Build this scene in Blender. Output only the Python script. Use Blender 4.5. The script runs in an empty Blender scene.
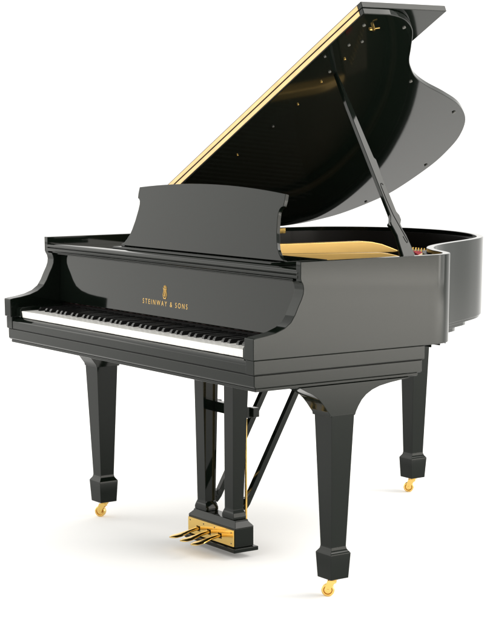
import bpy, bmesh, math, random
from mathutils import Vector, Matrix
random.seed(4)
S = bpy.context.scene
COL = S.collection
PI = math.pi

# ------------------------------------------------------------------ camera
cd = bpy.data.cameras.new('camera'); cam = bpy.data.objects.new('camera', cd); COL.objects.link(cam)
F_PX = 1738.41
yaw, pitch, roll = 0.96181, -0.21547, -0.00174
cam.location = (5.35381, -2.71872, 1.34031)
fw = Vector((-math.sin(yaw)*math.cos(pitch), math.cos(yaw)*math.cos(pitch), math.sin(pitch)))
rt = Vector((math.cos(yaw), math.sin(yaw), 0)); up = rt.cross(fw)
r2 = rt*math.cos(roll)+up*math.sin(roll); u2 = up*math.cos(roll)-rt*math.sin(roll)
cam.rotation_euler = Matrix((r2, u2, -fw)).transposed().to_euler()
cd.sensor_fit = 'HORIZONTAL'; cd.sensor_width = 36
cd.lens = F_PX*36/490
cd.shift_x = (245-248.74)/490
cd.shift_y = (511.297-310)/490
cd.clip_start = 0.1; cd.clip_end = 2000
S.camera = cam
S.render.resolution_x = 809; S.render.resolution_y = 1024

# ------------------------------------------------------------------ studio light
W_ = bpy.data.worlds.new('World'); S.world = W_; W_.use_nodes = True
bg = W_.node_tree.nodes['Background']; bg.inputs[0].default_value = (1, .988, .955, 1); bg.inputs[1].default_value = 1.36
def area(name, loc, target, sx, sy, power, spread=180, col=(1, 1, 1)):
    l = bpy.data.lights.new(name, 'AREA'); l.shape = 'RECTANGLE'; l.size = sx; l.size_y = sy
    l.energy = power; l.color = col; l.spread = math.radians(spread)
    o = bpy.data.objects.new(name, l); COL.objects.link(o); o.location = loc
    o.rotation_euler = (Vector(target)-Vector(loc)).to_track_quat('-Z', 'Y').to_euler()
    return o
# added unseen lamps for lacquer reflections: tall right-behind and left-front, floor, tail, overhead
area('fill_right', (9.4, 6.1, 2.4), (1.5, .7, .9), 9, 4.8, 740, 180, (1, .945, .86))
area('fill_floor', (8.0, 5.6, 5.0), (8.0, 5.6, 0), 7, 7, 1200, 60, (1, .955, .88))
area('fill_left', (-5.0, -3.6, 2.5), (.7, .2, .9), 6, 4.8, 150, 180, (1, .99, .93))
area('fill_tail', (5.4, 8.4, 2.2), (1.2, 1.0, .9), 3.2, 4.2, 170, 180, (1, .97, .93))
area('fill_top', (3.6, 4.2, 5.4), (1.4, .6, 1.0), 3.2, 3.2, 270, 180, (1, .97, .92))
S.view_settings.view_transform = 'Standard'; S.view_settings.look = 'None'
S.view_settings.exposure = 0; S.view_settings.gamma = 1

# ------------------------------------------------------------------ materials
def mat(name, base, rough=0.5, metal=0.0, ior=1.5, noise=None, bump=0.0, bscale=60, coat=0, rvar=0.0, rscale=4):
    m = bpy.data.materials.new(name); m.use_nodes = True
    nt = m.node_tree; b = nt.nodes['Principled BSDF']
    b.inputs['Base Color'].default_value = (*base, 1); b.inputs['Roughness'].default_value = rough
    b.inputs['Metallic'].default_value = metal; b.inputs['IOR'].default_value = ior
    b.inputs['Coat Weight'].default_value = coat
    tc = nt.nodes.new('ShaderNodeTexCoord')
    if noise:
        sc, amt = noise
        n = nt.nodes.new('ShaderNodeTexNoise'); n.inputs['Scale'].default_value = sc; n.inputs['Detail'].default_value = 5
        nt.links.new(tc.outputs['Object'], n.inputs['Vector'])
        r = nt.nodes.new('ShaderNodeValToRGB')
        r.color_ramp.elements[0].position = .3; r.color_ramp.elements[1].position = .7
        r.color_ramp.elements[0].color = (*[c*(1-amt) for c in base], 1)
        r.color_ramp.elements[1].color = (*[min(1, c*(1+amt)) for c in base], 1)
        nt.links.new(n.outputs['Fac'], r.inputs[0]); nt.links.new(r.outputs[0], b.inputs['Base Color'])
    if rvar:
        n = nt.nodes.new('ShaderNodeTexNoise'); n.inputs['Scale'].default_value = rscale; n.inputs['Detail'].default_value = 6
        nt.links.new(tc.outputs['Object'], n.inputs['Vector'])
        mr = nt.nodes.new('ShaderNodeMapRange'); mr.inputs[3].default_value = max(0, rough-rvar); mr.inputs[4].default_value = rough+rvar
        nt.links.new(n.outputs['Fac'], mr.inputs[0]); nt.links.new(mr.outputs[0], b.inputs['Roughness'])
    if bump:
        n = nt.nodes.new('ShaderNodeTexNoise'); n.inputs['Scale'].default_value = bscale; n.inputs['Detail'].default_value = 3
        nt.links.new(tc.outputs['Object'], n.inputs['Vector'])
        bp = nt.nodes.new('ShaderNodeBump'); bp.inputs['Strength'].default_value = bump; bp.inputs['Distance'].default_value = .002
        nt.links.new(n.outputs['Fac'], bp.inputs['Height']); nt.links.new(bp.outputs[0], b.inputs['Normal'])
    return m
LAC = mat('black_lacquer', (.0030, .0048, .0034), .060, ior=1.26, rvar=.02, rscale=3)
SAT = mat('black_matte', (.006, .006, .006), .6, ior=1.2)
BRASS = mat('polished_brass', (.73, .49, .145), .16, 1.0, rvar=.08, rscale=40)
HINGE = mat('hinge_brass', (.48, .335, .165), .38, 1.0, noise=(30, .10), rvar=.1, rscale=60)
IRON = mat('darkened_iron', (.07, .045, .02), .5)  # gold plate colour darkened to suppress its reflection in the lid
PLATE = mat('gilded_iron', (.82, .53, .17), .33, .6, noise=(5, .05), bump=.04, bscale=60)
IVORY = mat('white_key_plastic', (.82, .81, .78), .18, rvar=.05, rscale=20)
EBONY = mat('black_key_plastic', (.008, .008, .008), .18, ior=1.4)
FELT = mat('red_felt', (.32, .012, .025), .95, noise=(200, .3))
SPRUCE = mat('spruce_soundboard', (.045, .026, .012), .7, noise=(6, .15))  # spruce darkened in colour so the lid reflects little of it
STEEL = mat('string_steel', (.05, .045, .04), .5, .8)  # steel darkened in colour so no stripes reflect in the lid
RUB = mat('bumper_rubber', (.05, .05, .045), .5)
LEATH = mat('bumper_felt', (.09, .09, .08), .8)
GOLDLEAF = mat('gold_inlay', (.70, .44, .12), .45, .25)
INSIDE = mat('inner_rim_stain', (.006, .005, .004), .35, ior=1.3)
FLOOR = mat('white_sweep_paper', (.94, .94, .94), .9, ior=1.05)

# ------------------------------------------------------------------ helpers
def finish(name, bm, m, parent=None, bevel=0, seg=2, smooth=35):
    bmesh.ops.recalc_face_normals(bm, faces=bm.faces)
    me = bpy.data.meshes.new(name); bm.to_mesh(me); bm.free()
    me.materials.append(m)
    if smooth:
        for p in me.polygons: p.use_smooth = True
        me.set_sharp_from_angle(angle=math.radians(smooth))
    o = bpy.data.objects.new(name, me); COL.objects.link(o)
    if parent: o.parent = parent
    if bevel:
        b = o.modifiers.new('bevel', 'BEVEL'); b.width = bevel; b.segments = seg
        b.limit_method = 'ANGLE'; b.angle_limit = math.radians(35); b.harden_normals = True
    return o
def box(bm, a, b):
    x0, y0, z0 = a; x1, y1, z1 = b
    v = [bm.verts.new(p) for p in ((x0,y0,z0),(x1,y0,z0),(x1,y1,z0),(x0,y1,z0),(x0,y0,z1),(x1,y0,z1),(x1,y1,z1),(x0,y1,z1))]
    for f in ((0,3,2,1),(4,5,6,7),(0,1,5,4),(1,2,6,5),(2,3,7,6),(3,0,4,7)): bm.faces.new([v[i] for i in f])
def prism(bm, pts, fa, fb):
    """pts: 2D outline; fa/fb map a 2D point to the two 3D ends"""
    A = [bm.verts.new(fa(*p)) for p in pts]; B = [bm.verts.new(fb(*p)) for p in pts]
    n = len(pts); bm.faces.new(A); bm.faces.new(B[::-1])
    for i in range(n): bm.faces.new((A[i], B[i], B[(i+1) % n], A[(i+1) % n]))
def xprism(bm, yz, x0, x1): prism(bm, yz, lambda y, z: (x0, y, z), lambda y, z: (x1, y, z))
def zprism(bm, xy, z0, z1): prism(bm, xy, lambda x, y: (x, y, z0), lambda x, y: (x, y, z1))
def loft(bm, secs, cap=True):
    rings = [[bm.verts.new(p) for p in s] for s in secs]; n = len(rings[0])
    for a, b in zip(rings, rings[1:]):
        for i in range(n): bm.faces.new((a[i], a[(i+1) % n], b[(i+1) % n], b[i]))
    if cap: bm.faces.new(rings[0][::-1]); bm.faces.new(rings[-1])
def tube(bm, path, r, n=10, cap=True, radii=None):
    path = [Vector(p) for p in path]; secs = []
    for i, p in enumerate(path):
        t = (path[min(i+1, len(path)-1)]-path[max(i-1, 0)]).normalized()
        a = Vector((0, 0, 1)) if abs(t.z) < .9 else Vector((1, 0, 0))
        s = t.cross(a).normalized(); q = s.cross(t).normalized()
        rr = radii[i] if radii else r
        secs.append([p+rr*(math.cos(2*PI*k/n)*s+math.sin(2*PI*k/n)*q) for k in range(n)])
    loft(bm, secs, cap)
def catmull(P, n=6, closed=False):
    out = []; N = len(P)
    for i in range(N if closed else N-1):
        g = lambda k: Vector(P[k % N]) if closed else Vector(P[max(0, min(N-1, k))])
        p0, p1, p2, p3 = g(i-1), g(i), g(i+1), g(i+2)
        for j in range(n):
            t = j/n
            out.append(.5*((2*p1)+(p2-p0)*t+(2*p0-5*p1+4*p2-p3)*t*t+(3*p1-p0-3*p2+p3)*t**3))
    if not closed: out.append(Vector(P[-1]))
    return [tuple(p) for p in out]
def offset(path, d):
    """offset an open 2D path to its left by d"""
    out = []
    for i in range(len(path)):
        a = Vector(path[max(i-1, 0)]); b = Vector(path[min(i+1, len(path)-1)])
        t = (b-a).normalized(); out.append((path[i][0]-t.y*d, path[i][1]+t.x*d))
    return out
def empty(name, parent=None, loc=(0, 0, 0)):
    o = bpy.data.objects.new(name, None); COL.objects.link(o); o.location = loc
    if parent: o.parent = parent
    return o

# ------------------------------------------------------------------ floor
bm = bmesh.new()
v = [bm.verts.new(p) for p in ((-300, -300, 0), (300, -300, 0), (300, 300, 0), (-300, 300, 0))]; bm.faces.new(v)
fl = finish('floor', bm, FLOOR, smooth=0); fl['kind'] = 'structure'

# ================================================================== THE PIANO
PIANO = empty('grand_piano')
PIANO['label'] = 'glossy black baby grand piano with its lid propped open, standing on brass casters'
PIANO['category'] = 'grand piano'
W = 1.479; ZR = .9865; ZB = .7245; ZA = .683; ZK = .645; TR = .0225

# ---- rim with its two arms, one continuous shell
core = [(W, .62), (W-.001, .665), (W-.012, .705), (W-.042, .742), (1.385, .772), (1.315, .802), (1.245, .845), (1.18, .905),
        (1.125, .98), (1.07, 1.08), (.99, 1.235), (.925, 1.335), (.84, 1.415), (.70, 1.495), (.53, 1.543), (.38, 1.545),
        (.25, 1.515), (.12, 1.43), (.035, 1.32), (0, 1.18)]
curve = catmull(core, 7)
outer = [(W, .2), (W, .35), (W, .5)]+curve+[(0, 1.0), (0, .7), (0, .4), (0, .2)]
inner = offset(outer, TR)
inner[0] = (W-TR, .2); inner[-1] = (TR, .2)
inner = [(min(max(x, TR), W-TR), y) for x, y in inner]
prof_arm = [(0, ZB), (0, .784), (.012, .7865), (.04, .790), (.075, .7965), (.105, .807), (.127, .822), (.141, .842), (.153, .866),
            (.163, .884), (.169, .899), (.1705, .913), (.168, .924), (.1625, .933), (.160, .940), (.160, ZR), (.2, ZR), (.2, ZB)]
bm = bmesh.new()
ro = [[bm.verts.new((x, y, z)) for x, y in outer] for z in (ZB, ZR)]
ri = [[bm.verts.new((x, y, z)) for x, y in inner] for z in (ZB, ZR)]
for i in range(len(outer)-1):
    bm.faces.new((ro[0][i], ro[0][i+1], ro[1][i+1], ro[1][i]))
    bm.faces.new((ri[0][i+1], ri[0][i], ri[1][i], ri[1][i+1]))
    bm.faces.new((ro[1][i], ro[1][i+1], ri[1][i+1], ri[1][i]))
    bm.faces.new((ro[0][i+1], ro[0][i], ri[0][i], ri[0][i+1]))
AT = .044
for xo, xi, xa, k in ((W, W-TR, W-AT, 0), (0, TR, AT, len(outer)-1)):
    low = prof_arm[:14]; zl = low[-1][1]
    A = [bm.verts.new((xo, y, z)) for y, z in prof_arm[:-2]]
    B = [bm.verts.new((xa, y, z)) for y, z in low]
    A += [ro[1][k], ro[0][k]]
    bm.faces.new(A)
    for i in range(len(low)-1): bm.faces.new((A[i], B[i], B[i+1], A[i+1]))
    b1 = bm.verts.new((xa, .2, zl)); b0 = bm.verts.new((xa, .2, ZB))
    bm.faces.new(B+[b1, b0])                                        # inner cheek
    c0 = bm.verts.new((xi, low[-1][0], zl)); c1 = bm.verts.new((xi, .2, zl))
    bm.faces.new((B[-1], c0, c1, b1))                               # ledge under the nib
    n1 = bm.verts.new((xi, .160, .940)); n2 = bm.verts.new((xi, .160, ZR))
    bm.faces.new((c0, n1, n2, ri[1][k], c1))
    m = len(low)
    bm.faces.new((A[m-1], c0, n1, A[m])); bm.faces.new((A[m], n1, n2, A[m+1])); bm.faces.new((A[m+1], n2, ri[1][k], ro[1][k]))
    bm.faces.new((b0, b1, c1, ri[0][k])); bm.faces.new((A[0], B[0], b0, ri[0][k], ro[0][k]))
rim = finish('rim', bm, LAC, PIANO, bevel=.0018, seg=3, smooth=30)

# dark inner lining of the rim (black stained)
bm = bmesh.new()
lin_o = offset(outer, TR+.0005)[3:-3]; lin_i = offset(outer, TR+.012)[3:-3]
a = [[bm.verts.new((x, y, z)) for x, y in p] for p, z in ((lin_o, .86), (lin_o, .972), (lin_i, .972), (lin_i, .86))]
for i in range(len(lin_o)-1):
    for q, w in ((0, 1), (1, 2), (2, 3), (3, 0)): bm.faces.new((a[q][i], a[q][i+1], a[w][i+1], a[w][i]))
finish('inner_rim', bm, INSIDE, PIANO)

# ---- lower case: key bed layers (front 0..~.62)
bm = bmesh.new(); zprism(bm, [(.004, .004), (AT, .004), (AT, .038), (W-AT, .038), (W-AT, .004), (W-.004, .004), (W-.004, .618), (.004, .618)], ZA+.0008, ZB-.0008); finish('key_bed', bm, LAC, PIANO, bevel=.002)
bm = bmesh.new(); box(bm, (.0075, .008, ZA-.0012-.0), (W-.0075, .612, ZA+.0004)); finish('dark_joint', bm, SAT, PIANO)  # thin matte black strip between key bed and moulding
bm = bmesh.new()
e = [(.008, ZK+.006), (.008, ZA-.0014), (.612, ZA-.0014), (.612, ZK+.001), (.6, ZK), (.014, ZK)]
xprism(bm, e, .008, W-.008); finish('key_bed_moulding', bm, LAC, PIANO, bevel=.0025)
bm = bmesh.new(); box(bm, (.013, .016, ZK-.010), (W-.013, .60, ZK-.0006)); finish('key_bed_base', bm, LAC, PIANO, bevel=.002)

# ---- stepped beams below the tail
def beam(d, y0, y1, z0, z1):
    pts = [(x, y) for x, y in offset(outer, d)]
    keep = [(min(max(x, d), W-d), y) for x, y in pts if y > y0 and (y < y1 or x < .4)]
    keep = [p for p in keep if p[0] > .3 or y1 > 2]
    if y1 < 2: keep.append((.45, keep[-1][1])); keep.append((.45, keep[0][1]))
    bm = bmesh.new(); zprism(bm, keep, z0, z1); finish('bottom_beam', bm, LAC, PIANO, bevel=.0015)
beam(.006, .74, 9, .7155, ZB-.0006)
beam(.012, .76, 1.215, .7035, .715)
beam(.018, .78, 1.14, .690, .703)

# ---- key slip, key blocks
bm = bmesh.new()
xprism(bm, [(.006, ZA+.0016), (.006, .7085), (.010, .713), (.021, .7205), (.028, .7215), (.034, .718), (.034, ZA+.0016)], AT+.001, W-AT-.001)
finish('key_slip', bm, LAC, PIANO, bevel=.0008)
for x0, x1 in ((AT+.0006, .078), (1.398, W-AT-.0006)):
    bm = bmesh.new(); xprism(bm, [(.020, .7225), (.020, .750), (.026, .757), (.18, .762), (.18, .7225)], x0, x1)
    finish('key_block', bm, LAC, PIANO, bevel=.002)

# ---- keys
KX0, KX1, KY0, KY1, KT = .0795, 1.3965, .0245, .19, .7455
step = (KX1-KX0)/52
naturals = 'ABCDEFG'
has_sharp = {'A': 1, 'C': 1, 'D': 1, 'F': 1, 'G': 1}
shift = {'A': .0025, 'C': -.003, 'D': .003, 'F': -.0035, 'G': 0}
def key_mesh():
    bm = bmesh.new(); w = step/2-.0003
    xprism(bm, [(KY0+.002, .7235), (KY0, .7405), (KY0-.001, .7425), (KY0, KT-.0008), (KY0+.003, KT), (KY1, KT), (KY1, .7235)], -w, w)
    bmesh.ops.recalc_face_normals(bm, faces=bm.faces)
    me = bpy.data.meshes.new('white_key'); bm.to_mesh(me); bm.free(); me.materials.append(IVORY); return me
def sharp_mesh():
    bm = bmesh.new(); z0 = KT-.004; z1 = KT+.0125
    loft(bm, [[(-.0062, KY0+.050, z0), (.0062, KY0+.050, z0), (.0062, KY1, z0), (-.0062, KY1, z0)],
              [(-.0056, KY0+.052, KT+.006), (.0056, KY0+.052, KT+.006), (.0056, KY1, KT+.006), (-.0056, KY1, KT+.006)],
              [(-.0049, KY0+.057, z1-.001), (.0049, KY0+.057, z1-.001), (.0049, KY1, z1-.0005), (-.0049, KY1, z1-.0005)],
              [(-.0040, KY0+.060, z1), (.0040, KY0+.060, z1), (.0040, KY1, z1+.0005), (-.0040, KY1, z1+.0005)]])
    bmesh.ops.recalc_face_normals(bm, faces=bm.faces)
    me = bpy.data.meshes.new('black_key'); bm.to_mesh(me); bm.free(); me.materials.append(EBONY); return me
wm, sm_ = key_mesh(), sharp_mesh()
for i in range(52):
    o = bpy.data.objects.new('white_key', wm); COL.objects.link(o); o.parent = PIANO
    o.location = (KX0+step*(i+.5), 0, random.uniform(-.0002, .0002))
    b = o.modifiers.new('bevel', 'BEVEL'); b.width = .0004; b.segments = 2
    c = naturals[i % 7]
    if c in has_sharp and i < 51:
        o = bpy.data.objects.new('black_key', sm_); COL.objects.link(o); o.parent = PIANO
        o.location = (KX0+step*(i+1)+shift[c], 0, random.uniform(-.0002, .0002))
bm = bmesh.new(); box(bm, (AT+.002, .1905, .7225), (W-AT-.002, .198, .7475)); finish('name_board_felt', bm, FELT, PIANO)
bm = bmesh.new(); box(bm, (AT+.002, .036, .7225-.006), (W-AT-.002, .19, .7228)); finish('key_frame', bm, SAT, PIANO)

# ---- fallboard with gold lettering and emblem
FY0, FY1, FZ0, FZ1 = .190, .1975, .764, .9285      # very slightly raked
bm = bmesh.new()
xprism(bm, [(FY0, FZ0+.004), (FY0+.003, FZ0), (FY0+.02, FZ0), (FY1+.02, FZ1), (FY1, FZ1)], AT+.0005, W-AT-.0005)
fall = finish('fallboard', bm, LAC, PIANO, bevel=.0015)
bm = bmesh.new(); box(bm, (AT+.0008, .200, .7485), (W-AT-.0008, .208, FZ0+.01)); finish('fallboard_rail', bm, SAT, PIANO)
def fb(x, z, proud=.0006):
    t = (z-FZ0)/(FZ1-FZ0); return Vector((x, FY0+(FY1-FY0)*t-proud, z))
rake = math.atan2(FY1-FY0, FZ1-FZ0)
cu = bpy.data.curves.new('lettering', 'FONT'); cu.body = 'STEINWAY & SONS'; cu.size = .0225; cu.space_character = 1.55
cu.align_x = 'CENTER'; cu.extrude = .0003; cu.space_word = 1.0
tmp = bpy.data.objects.new('tmp', cu); COL.objects.link(tmp)
bpy.context.view_layer.update()
me = bpy.data.meshes.new_from_object(tmp.evaluated_get(bpy.context.evaluated_depsgraph_get()))
bpy.data.objects.remove(tmp)
xs = [v_.co.x for v_ in me.vertices]; wid = max(xs)-min(xs)
sx = .262/wid
for v_ in me.vertices: v_.co = Vector((v_.co.x*sx, v_.co.y, v_.co.z))
me.materials.clear(); me.materials.append(GOLDLEAF); me.name = 'lettering'
lt = bpy.data.objects.new('lettering', me); COL.objects.link(lt); lt.parent = fall
lt.location = fb(.722, .8035, .0004); lt.rotation_euler = (PI/2-rake, 0, 0)
# lyre emblem
bm = bmesh.new()
def eb(x, z): return fb(.722+x, .848+z, .0006)
for s in (-1, 1):
    tube(bm, [eb(s*a_, b_) for a_, b_ in catmull([(.002, -.020), (.008, -.017), (.0105, -.009), (.0075, -.001), (.0065, .005), (.0095, .011)], 4)], .0013, 6)
    tube(bm, [eb(s*a_, b_) for a_, b_ in ((.0095, .011), (.011, .0135), (.008, .0145))], .0011, 6)
for x in (-.003, 0, .003): tube(bm, [eb(x, -.015), eb(x, .009)], .0007, 5)
tube(bm, [eb(-.008, .009), eb(.008, .009)], .0010, 6)
tube(bm, [eb(-.007, -.021), eb(.007, -.021)], .0014, 6)
for x, h in ((-.006, .019), (0, .021), (.006, .019)): tube(bm, [eb(x*.4, .012), eb(x, h)], .0011, 5)
tube(bm, [eb(-.005, -.012), eb(.004, -.004), eb(.005, -.001)], .0015, 6)
finish('emblem', bm, GOLDLEAF, fall)

# ---- front top rail (folded nose of the lid), stacked mouldings
bm = bmesh.new()
xprism(bm, [(.161, .939), (.1588, .941), (.1585, .9475), (.1605, .9495), (.1645, .9497), (.1645, .9515), (.1605, .9518), (.1587, .954), (.1590, .958), (.1615, .9615), (.166, .9635), (.178, .9645), (.196, .9645), (.198, .961), (.198, .939)], TR*.6, W-TR*.6)
rail = finish('top_rail', bm, LAC, PIANO, bevel=.001)
bm = bmesh.new()
xprism(bm, [(.168, .9335), (.166, .935), (.166, .9375), (.170, .9385), (.198, .9385), (.198, .9335)], AT+.001, W-AT-.001); finish('rail_moulding', bm, LAC, PIANO, bevel=.0006)
bm = bmesh.new()
xprism(bm, [(.178, .9285), (.176, .9295), (.176, .932), (.180, .933), (.215, .933), (.215, .9288)], AT+.001, W-AT-.001); finish('rail_moulding', bm, LAC, PIANO, bevel=.0006)
bm = bmesh.new(); box(bm, (TR+.001, .1985, .942), (W-TR-.001, .50, .9535)); finish('desk_rail', bm, LAC, PIANO, bevel=.001)
bm = bmesh.new()
xprism(bm, [(.262, .9545), (.262, .9605), (.266, .9645), (.47, .9645), (.47, .9545)], .285, W-.285); finish('desk_shelf', bm, LAC, PIANO, bevel=.001)

# ---- music desk
TD = math.radians(13); DY, DZ = .302, .9665
halfp = [(.465, 0), (.462, .004), (.447, .009), (.434, .021), (.421, .036), (.412, .055), (.402, .085), (.3945, .122), (.393, .140), (.396, .151), (.402, .157), (.411, .160), (.413, .175), (.412, .197)]
topn = 16
outl = [(.7395+h, z) for h, z in halfp]
for i in range(1, topn):
    t = 1-2*i/topn; outl.append((.7395+.412*t, .197+.0195*(1-t*t)))
outl += [(.7395-h, z) for h, z in reversed(halfp)]
def dk(off):
    return lambda x, z: (x, DY+z*math.sin(TD)+off*math.cos(TD), DZ+z*math.cos(TD)-off*math.sin(TD))
bm = bmesh.new(); prism(bm, outl, dk(0), dk(.013)); desk = finish('music_desk', bm, LAC, PIANO, bevel=.0015, smooth=25)
for x in (.45, 1.03):
    bm = bmesh.new(); tube(bm, [dk(.014)(x, .13), (x, .42, .962)], .005, 8); finish('desk_strut', bm, LAC, desk)

# ---- iron plate, sound board, strings
inz = [(x, y) for x, y in offset(outer, TR+.014) if y > .42]
inz = [(min(max(x, TR+.014), W-TR-.014), y) for x, y in inz]
bm = bmesh.new(); zprism(bm, inz, .80, .81); finish('sound_board', bm, SPRUCE, PIANO)
pl = [(x, y) for x, y in offset(outer, TR+.045) if y > .72]
pl = [(min(max(x, TR+.045), W-TR-.045), y) for x, y in pl]
bm = bmesh.new()
po = [(x, y) for x, y in offset(outer, TR+.016)]; pn = [(x, y) for x, y in offset(outer, TR+.034)]
idx = [i for i, (x, y) in enumerate(outer) if y > .45]
clampx = lambda x, d: min(max(x, TR+d), W-TR-d)
va = [[bm.verts.new((clampx(po[i][0], .016), po[i][1], z)) for i in idx] for z in (.865, .880)]
vb = [[bm.verts.new((clampx(pn[i][0], .034), pn[i][1], z)) for i in idx] for z in (.865, .878)]
for i in range(len(idx)-1):
    bm.faces.new((va[1][i], va[1][i+1], vb[1][i+1], vb[1][i])); bm.faces.new((va[0][i], va[0][i+1], vb[0][i+1], vb[0][i]))
    bm.faces.new((va[0][i], va[0][i+1], va[1][i+1], va[1][i])); bm.faces.new((vb[0][i], vb[0][i+1], vb[1][i+1], vb[1][i]))
plate = finish('iron_plate', bm, IRON, PIANO, bevel=.002)
bm = bmesh.new(); box(bm, (TR+.016, .30, .85), (W-TR-.016, .50, .88)); finish('pin_block', bm, INSIDE, PIANO, bevel=.002)  # dark colour in place of gold keeps the lid reflection black
def strut(pts, thick, zb):
    """pts: list of (x,y,ztop)"""
    bm = bmesh.new()
    P = [Vector((p[0], p[1])) for p in pts]; secs = []
    for i, p in enumerate(pts):
        t = (P[min(i+1, len(P)-1)]-P[max(i-1, 0)]).normalized(); n_ = Vector((-t.y, t.x))*thick/2
        a_, b_ = P[i]-n_, P[i]+n_
        secs.append([(a_.x, a_.y, zb), (b_.x, b_.y, zb), (b_.x, b_.y, p[2]), (a_.x, a_.y, p[2])])
    loft(bm, secs); return finish('plate_strut', bm, PLATE, plate, bevel=.0025, seg=3, smooth=40)
strut([(.895, .40, .9655), (.95, .53, .9655), (1.065, .775, .966), (1.078, .803, .962), (1.09, .828, .955), (1.105, .858, .942), (1.12, .885, .930)], .046, .928)
strut([(.50, .62, .9655), (.53, .80, .9655), (.585, 1.08, .967), (.594, 1.12, .963), (.602, 1.155, .955), (.61, 1.19, .942), (.616, 1.22, .930)], .030, .926)
bm = bmesh.new()
for i in range(70):
    t = i/69; x0 = .12+1.27*t; ye = 1.42-.78*t**.72
    tube(bm, [(x0, .50, .905), (x0-.10*(1-t)+.0, ye, .900)], .0009, 4, cap=False)
st = finish('strings', bm, STEEL, PIANO)
# hitch pins, stringing felt and the corner of the plate by the waist
bm = bmesh.new(); zprism(bm, [(.66, 1.30), (.84, 1.21), (.98, 1.10), (1.09, .965), (1.165, .875), (1.10, .86), (.98, .97), (.80, 1.10), (.62, 1.22)], .915, .9335)
finish('plate_shelf', bm, IRON, plate, bevel=.002)
for i in range(11):
    t = i/10; bm = bmesh.new(); x = .690+.165*t; y = 1.205-.012*t
    tube(bm, [(x, y, .9335), (x-.002, y+.002, .9475)], .0026, 6); finish('hitch_pin', bm, BRASS, plate)
bm = bmesh.new(); prism(bm, [(.80, 1.135), (.82, 1.15), (1.055, .995), (1.035, .975)], lambda x, y: (x, y, .9340), lambda x, y: (x, y, .9425)); finish('felt_strip', bm, FELT, plate)
bm = bmesh.new(); prism(bm, [(1.06, 1.00), (1.10, .965), (1.165, .885), (1.13, .875), (1.05, .96)], lambda x, y: (x, y, .9338), lambda x, y: (x, y, .956)); finish('plate_corner', bm, PLATE, plate, bevel=.002)

# ---- lid in its own tilted frame
TH = .47698; O = Vector((0, 0, .988)); U = Vector((math.cos(TH), 0, math.sin(TH))); N = Vector((-math.sin(TH), 0, math.cos(TH)))
def L3(s, y, n): return O+U*s+Vector((0, y, 0))+N*n
LYF = .503; LT = .0185
lid_core = [(1.4795, .60), (1.469, .645), (1.447, .690), (1.397, .748), (1.305, .812), (1.231, .861), (1.179, .908), (1.126, .968), (1.073, 1.054),
            (1.007, 1.188), (.94, 1.303), (.847, 1.403), (.73, 1.472), (.619, 1.505), (.493, 1.520), (.315, 1.505), (.218, 1.470), (.097, 1.378), (.030, 1.262), (.004, 1.17)]
lid_out = [(.004, LYF+.115), (.022, LYF+.06), (.055, LYF+.018), (.095, LYF), (1.4795, LYF), (1.4795, .56)]+catmull(lid_core, 6)
bm = bmesh.new(); prism(bm, lid_out, lambda s, y: L3(s, y, 0), lambda s, y: L3(s, y, LT)); lid = finish('lid', bm, LAC, PIANO, bevel=.0022, seg=3, smooth=25)
bm = bmesh.new(); prism(bm, [(.10, LYF), (1.481, LYF), (1.481, .822), (.10, .822)], lambda s, y: L3(s, y, LT+.0015), lambda s, y: L3(s, y, 2*LT+.0015))
finish('lid_flap', bm, LAC, lid, bevel=.0018, seg=2)
for n0, n1 in ((.0035, LT-.0012), (LT+.0032, 2*LT-.0022)):
    bm = bmesh.new(); prism(bm, [(n0, LYF-.0014), (n1, LYF-.0014), (n1, LYF+.003), (n0, LYF+.003)], lambda n_, y: L3(.105, y, n_), lambda n_, y: L3(1.462, y, n_))
    finish('brass_hinge', bm, HINGE, lid, bevel=.0004)
bm = bmesh.new()
for i in range(60):
    s0 = .106+1.356*i/60; tube(bm, [L3(s0, LYF-.0010, LT+.0008), L3(s0+.022, LYF-.0010, LT+.0008)], .0016, 8)
finish('hinge_knuckles', bm, SAT, lid)  # knuckles coloured matte black to paint the shade in the hinge gap
for s, y, m, r in ((1.417, .698, LEATH, .0075), (1.103, .962, LEATH, .0075), (.90, 1.307, RUB, .009), (.501, 1.492, RUB, .009), (1.331, .602, LEATH, .006),
                   (1.228, .609, BRASS, .005), (1.152, .604, LEATH, .006), (1.09, .614, BRASS, .005), (1.309, .568, LEATH, .006),
                   (.946, .620, BRASS, .004), (.80, .617, RUB, .005), (1.24, .526, LEATH, .005), (1.42, .545, LEATH, .007), (.2, 1.43, RUB, .008), (.60, .60, BRASS, .004)):
    bm = bmesh.new(); tube(bm, [L3(s, y, .001), L3(s, y, -.004)], r*.72, 12); finish('bumper', bm, m, lid, bevel=.001)
# hook latch
bm = bmesh.new()
tube(bm, [L3(1.412, .585, .001), L3(1.412, .585, -.012)], .005, 12)
tube(bm, [L3(1.412, .585, -.010), L3(1.424, .582, -.012), L3(1.430, .592, -.013)], .0024, 8)
tube(bm, [L3(1.400, .580, -.002), L3(1.400, .594, -.002)], .003, 8)
finish('lid_hook', bm, BRASS, lid)
# lid hinges on the bass side
for y in (.72, 1.10):
    bm = bmesh.new(); tube(bm, [(-.004, y-.04, .989), (-.004, y+.04, .989)], .005, 10); finish('side_hinge', bm, BRASS, lid)
bm = bmesh.new(); box(bm, (.0485, 1.10, .967), (.0500, 1.150, .985)); finish('hinge_plate', bm, BRASS, PIANO)

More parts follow.
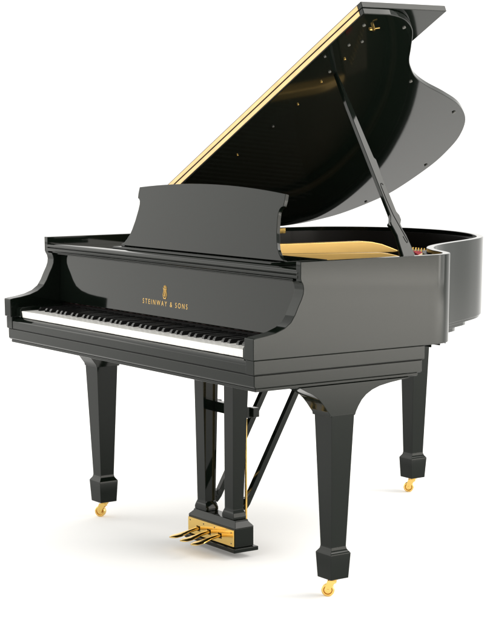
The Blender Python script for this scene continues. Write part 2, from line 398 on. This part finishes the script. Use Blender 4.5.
# ---- lid prop
B0 = Vector((1.44, .573, .980)); AX = Vector((-.61571534, .0742392, .7844586)).normalized(); WX = Vector((.0458371, .9972405, -.0583987)); NX = Vector((-.7866295, 0, -.6174253))
left = [(-.01, -.012), (.05, -.007), (.079, -.003), (.10, -.006), (.118, -.009), (.128, -.008), (.147, .000), (.16, .001), (.276, .001), (.55, .001), (.683, .006)]
right = [(.683, .013), (.554, .019), (.362, .0245), (.354, .030), (.278, .028), (.165, .029), (.152, .035), (.136, .035), (.12, .026), (.10, .0265), (.08, .031), (-.01, .036)]
bm = bmesh.new(); pp = left+right
prism(bm, pp, lambda a_, w: B0+AX*a_+WX*w, lambda a_, w: B0+AX*a_+WX*w+NX*.014)
prop = finish('lid_prop', bm, LAC, PIANO, bevel=.0018, seg=3)
bm = bmesh.new()
path = [(.075, .0165), (.06, .0185), (.052, .0215), (.055, .0255), (.062, .0265), (.10, .020), (.15, .0115), (.20, .0085), (.255, .008), (.265, .0105), (.266, .0145), (.26, .018)]
tube(bm, [B0+AX*a_+WX*w-NX*.0002 for a_, w in path], .0012, 6); finish('prop_groove', bm, SAT, prop)
bm = bmesh.new()
tube(bm, [B0+AX*.12+WX*(-.010)+NX*.003, B0+AX*.12+WX*(-.010)+NX*.012], .007, 10); finish('prop_knuckle', bm, LAC, prop, bevel=.001)
bm = bmesh.new(); box(bm, (W-TR-.006, .55, .93), (W-TR+.0005, .62, .975)); finish('prop_bracket', bm, BRASS, PIANO, bevel=.001)

# ---- legs with casters
def sq(cx, cy, h, z, hy=None):
    hy = hy or h; return [(cx-h, cy-hy, z), (cx+h, cy-hy, z), (cx+h, cy+hy, z), (cx-h, cy+hy, z)]
def caster(parent, cx, cy, ang, z_top):
    d = Vector((math.cos(ang), math.sin(ang), 0)); s = Vector((-d.y, d.x, 0))
    wc = Vector((cx, cy, .0195))+d*.014
    bm = bmesh.new()
    for r, h0, h1 in ((.0195, -.0085, .0085),):
        prof = [(.003, -.005), (.0115, -.005), (.0135, -.0085), (.0175, -.0085), (.0195, -.0065), (.0195, .0065), (.0175, .0085), (.0135, .0085), (.0115, .005), (.003, .005)]
        secs = [[wc+s*h+rr*(math.cos(2*PI*k/28)*d+math.sin(2*PI*k/28)*Vector((0, 0, 1))) for k in range(28)] for rr, h in prof]
        loft(bm, secs)
    finish('caster_wheel', bm, BRASS, parent, bevel=.0008, smooth=30)
    bm = bmesh.new()
    tube(bm, [(cx, cy, z_top-.006), (cx, cy, z_top+.002)], .017, 20)
    tube(bm, [(cx, cy, .040), (cx, cy, z_top-.004)], .011, 16)
    for q in (-1, 1):
        off = s*q*.0115
        fr = [Vector((cx, cy, z_top-.008))+d*-.013, Vector((cx, cy, z_top-.008))+d*.015, wc+d*.010+Vector((0, 0, .004)), wc+d*.006-Vector((0, 0, .006)), wc-d*.006-Vector((0, 0, .006)), wc-d*.013+Vector((0, 0, .012))]
        A = [bm.verts.new(p+off-s*.0015) for p in fr]; B_ = [bm.verts.new(p+off+s*.0015) for p in fr]
        bm.faces.new(A); bm.faces.new(B_[::-1])
        for i in range(6): bm.faces.new((A[i], B_[i], B_[(i+1) % 6], A[(i+1) % 6]))
    tube(bm, [wc-s*.015, wc+s*.015], .0045, 12)
    finish('caster_fork', bm, BRASS, parent, bevel=.0006, smooth=30)
def leg(cx, cy, ztop, wt=.0425, ang=-2.6, cxt=None, out=0):
    bm = bmesh.new(); zb = .0575
    cxt = cx if cxt is None else cxt
    s = [sq(cx, cy, .0315, zb), sq(cx, cy, .0325, zb+.001), sq(cx, cy, .0368, .1325), sq(cx, cy, .0362, .1345), sq(cx, cy, .0325, .1395), sq(cx, cy, .0285, .1455), sq(cx, cy, .0268, .1535), sq(cx, cy, .0268, .158), sq(cxt, cy, wt, ztop)]
    loft(bm, s)
    o = finish('leg', bm, LAC, PIANO, bevel=.0018, seg=2, smooth=25)
    caster(o, cx, cy, ang, zb)
    return o
LB = leg(.106, .315, .546, .041, -2.45); LTr = leg(1.433, .317, .546, .041, -2.3); LTa = leg(.405, 1.490, .668, .041, -2.3)
# leg brackets
brk = [(.165, ZK-.0105), (.190, .621), (.206, .614), (.222, .604), (.236, .592), (.250, .576), (.262, .560), (.270, .550), (.272, .541),
       (.362, .541), (.366, .552), (.374, .566), (.386, .583), (.402, .597), (.424, .609), (.452, .618), (.49, .6245), (.53, .629), (.562, .6325), (.566, ZK-.0105)]
for cx, l in ((1.4305, LTr), (.106, LB)):
    bm = bmesh.new(); xprism(bm, brk, cx-.0425, cx+.0425); finish('leg_bracket', bm, LAC, l, bevel=.0018)
bm = bmesh.new(); box(bm, (.33, 1.42, .655), (.48, 1.55-.02, .70)); finish('leg_plate', bm, LAC, LTa, bevel=.002)

# ---- pedal lyre
bm = bmesh.new(); box(bm, (.624, .337, .036), (.896, .409, .098)); lyre = finish('pedal_lyre', bm, LAC, PIANO, bevel=.0015)
bm = bmesh.new(); box(bm, (.614, .325, .0215), (.908, .420, .0355)); finish('lyre_plinth', bm, LAC, lyre, bevel=.0025)
bm = bmesh.new(); loft(bm, [sq(.76, .373, .137, .0985, .037), sq(.76, .373, .134, .104, .034), sq(.76, .373, .122, .115, .026), sq(.76, .373, .120, .121, .025)]); finish('lyre_cap', bm, LAC, lyre, bevel=.001)
PX = (.676, .836)
for x in PX:
    bm = bmesh.new(); xt = x+(.017 if x > .8 else .003)
    y = .374
    loft(bm, [sq(x, y, .0335, .1215, .0245), sq(x, y, .0335, .132, .0245), sq(x, y, .030, .142, .0225), sq(x, y, .0245, .152, .020), sq(x, y, .0245, .158, .020), sq(xt, y, .0268, .636, .0315)])
    finish('lyre_post', bm, LAC, lyre, bevel=.0012, smooth=25)
bm = bmesh.new(); box(bm, (.64, .392, .448), (.872, .416, .482)); finish('lyre_crossbar', bm, LAC, lyre, bevel=.0015)
bm = bmesh.new(); box(bm, (.853, .417, .450), (.885, .440, .480)); finish('crossbar_block', bm, LAC, lyre, bevel=.0015)
bm = bmesh.new(); box(bm, (.64, .417, .450), (.672, .440, .480)); finish('crossbar_block', bm, LAC, lyre, bevel=.0015)
# brass pedal plate with three slots, built from strips
bm = bmesh.new()
bx0, bx1, bz0, bz1 = .628, .892, .040, .0935
sl = [(.689, .0), (.752, .0), (.815, .0)]
y0, y1 = .3325, .3368
zc0, zc1 = .054, .072
box(bm, (bx0, y0, bz0), (bx1, y1, zc0)); box(bm, (bx0, y0, zc1), (bx1, y1, bz1))
xs_ = [bx0]+sum([[x-.011, x+.011] for x, _ in sl], [])+[bx1]
for i in range(0, 8, 2): box(bm, (xs_[i], y0, zc0), (xs_[i+1], y1, zc1))
bmesh.ops.remove_doubles(bm, verts=bm.verts, dist=1e-5)
finish('pedal_plate', bm, BRASS, lyre)
for x in (.640, .72, .784, .880):
    for z in (.084, .049):
        bm = bmesh.new(); tube(bm, [(x, .3318, z), (x, .3335, z)], .0024, 10); finish('plate_screw', bm, RUB, lyre)
for x, _ in sl:
    bm = bmesh.new(); secs = []
    for t, hw, z, th in ((.36, .0075, .064, .0055), (.325, .0075, .063, .0055), (.300, .0085, .059, .005), (.278, .0135, .054, .0058), (.258, .0180, .0505, .0055), (.240, .0180, .049, .0052), (.228, .012, .0485, .0035), (.222, .005, .0485, .002)):
        secs.append([(x+hw*math.cos(2*PI*k/14), t, z+th*math.sin(2*PI*k/14)) for k in range(14)])
    loft(bm, secs); finish('pedal', bm, BRASS, lyre, smooth=60)
for x in (.742, .796, .849):
    bm = bmesh.new(); tube(bm, [(x, .412, .096), (x, .412, .60)], .0040, 8); finish('pedal_rod', bm, BRASS, lyre)
for x in (.668, .832):
    bm = bmesh.new()
    p0 = Vector((x, .418, .150)); p1 = Vector((x, .655, .570)); d = (p1-p0).normalized(); s = Vector((1, 0, 0)); q = d.cross(s)
    secs = []
    for t, a_, b_ in ((-.02, .007, .006), (0, .008, .008), (.03, .010, .0095), (.5, .0095, .010), (.97, .0095, .010), (1.12, .0095, .010)):
        c = p0+(p1-p0)*t; secs.append([c+s*a_+q*b_, c-s*a_+q*b_, c-s*a_-q*b_, c+s*a_-q*b_])
    loft(bm, secs); finish('lyre_brace', bm, LAC, lyre, bevel=.001)
    bm = bmesh.new(); tube(bm, [(x-.012, .425, .172), (x+.012, .425, .172)], .0095, 12); finish('brace_socket', bm, LAC, lyre, bevel=.001)
    bm = bmesh.new(); box(bm, (x-.01, .398, .16), (x+.01, .425, .180)); finish('brace_tenon', bm, LAC, lyre, bevel=.001)

# ---- render settings
S.render.engine = 'CYCLES'
S.cycles.max_bounces = 10; S.cycles.glossy_bounces = 6; S.cycles.diffuse_bounces = 4
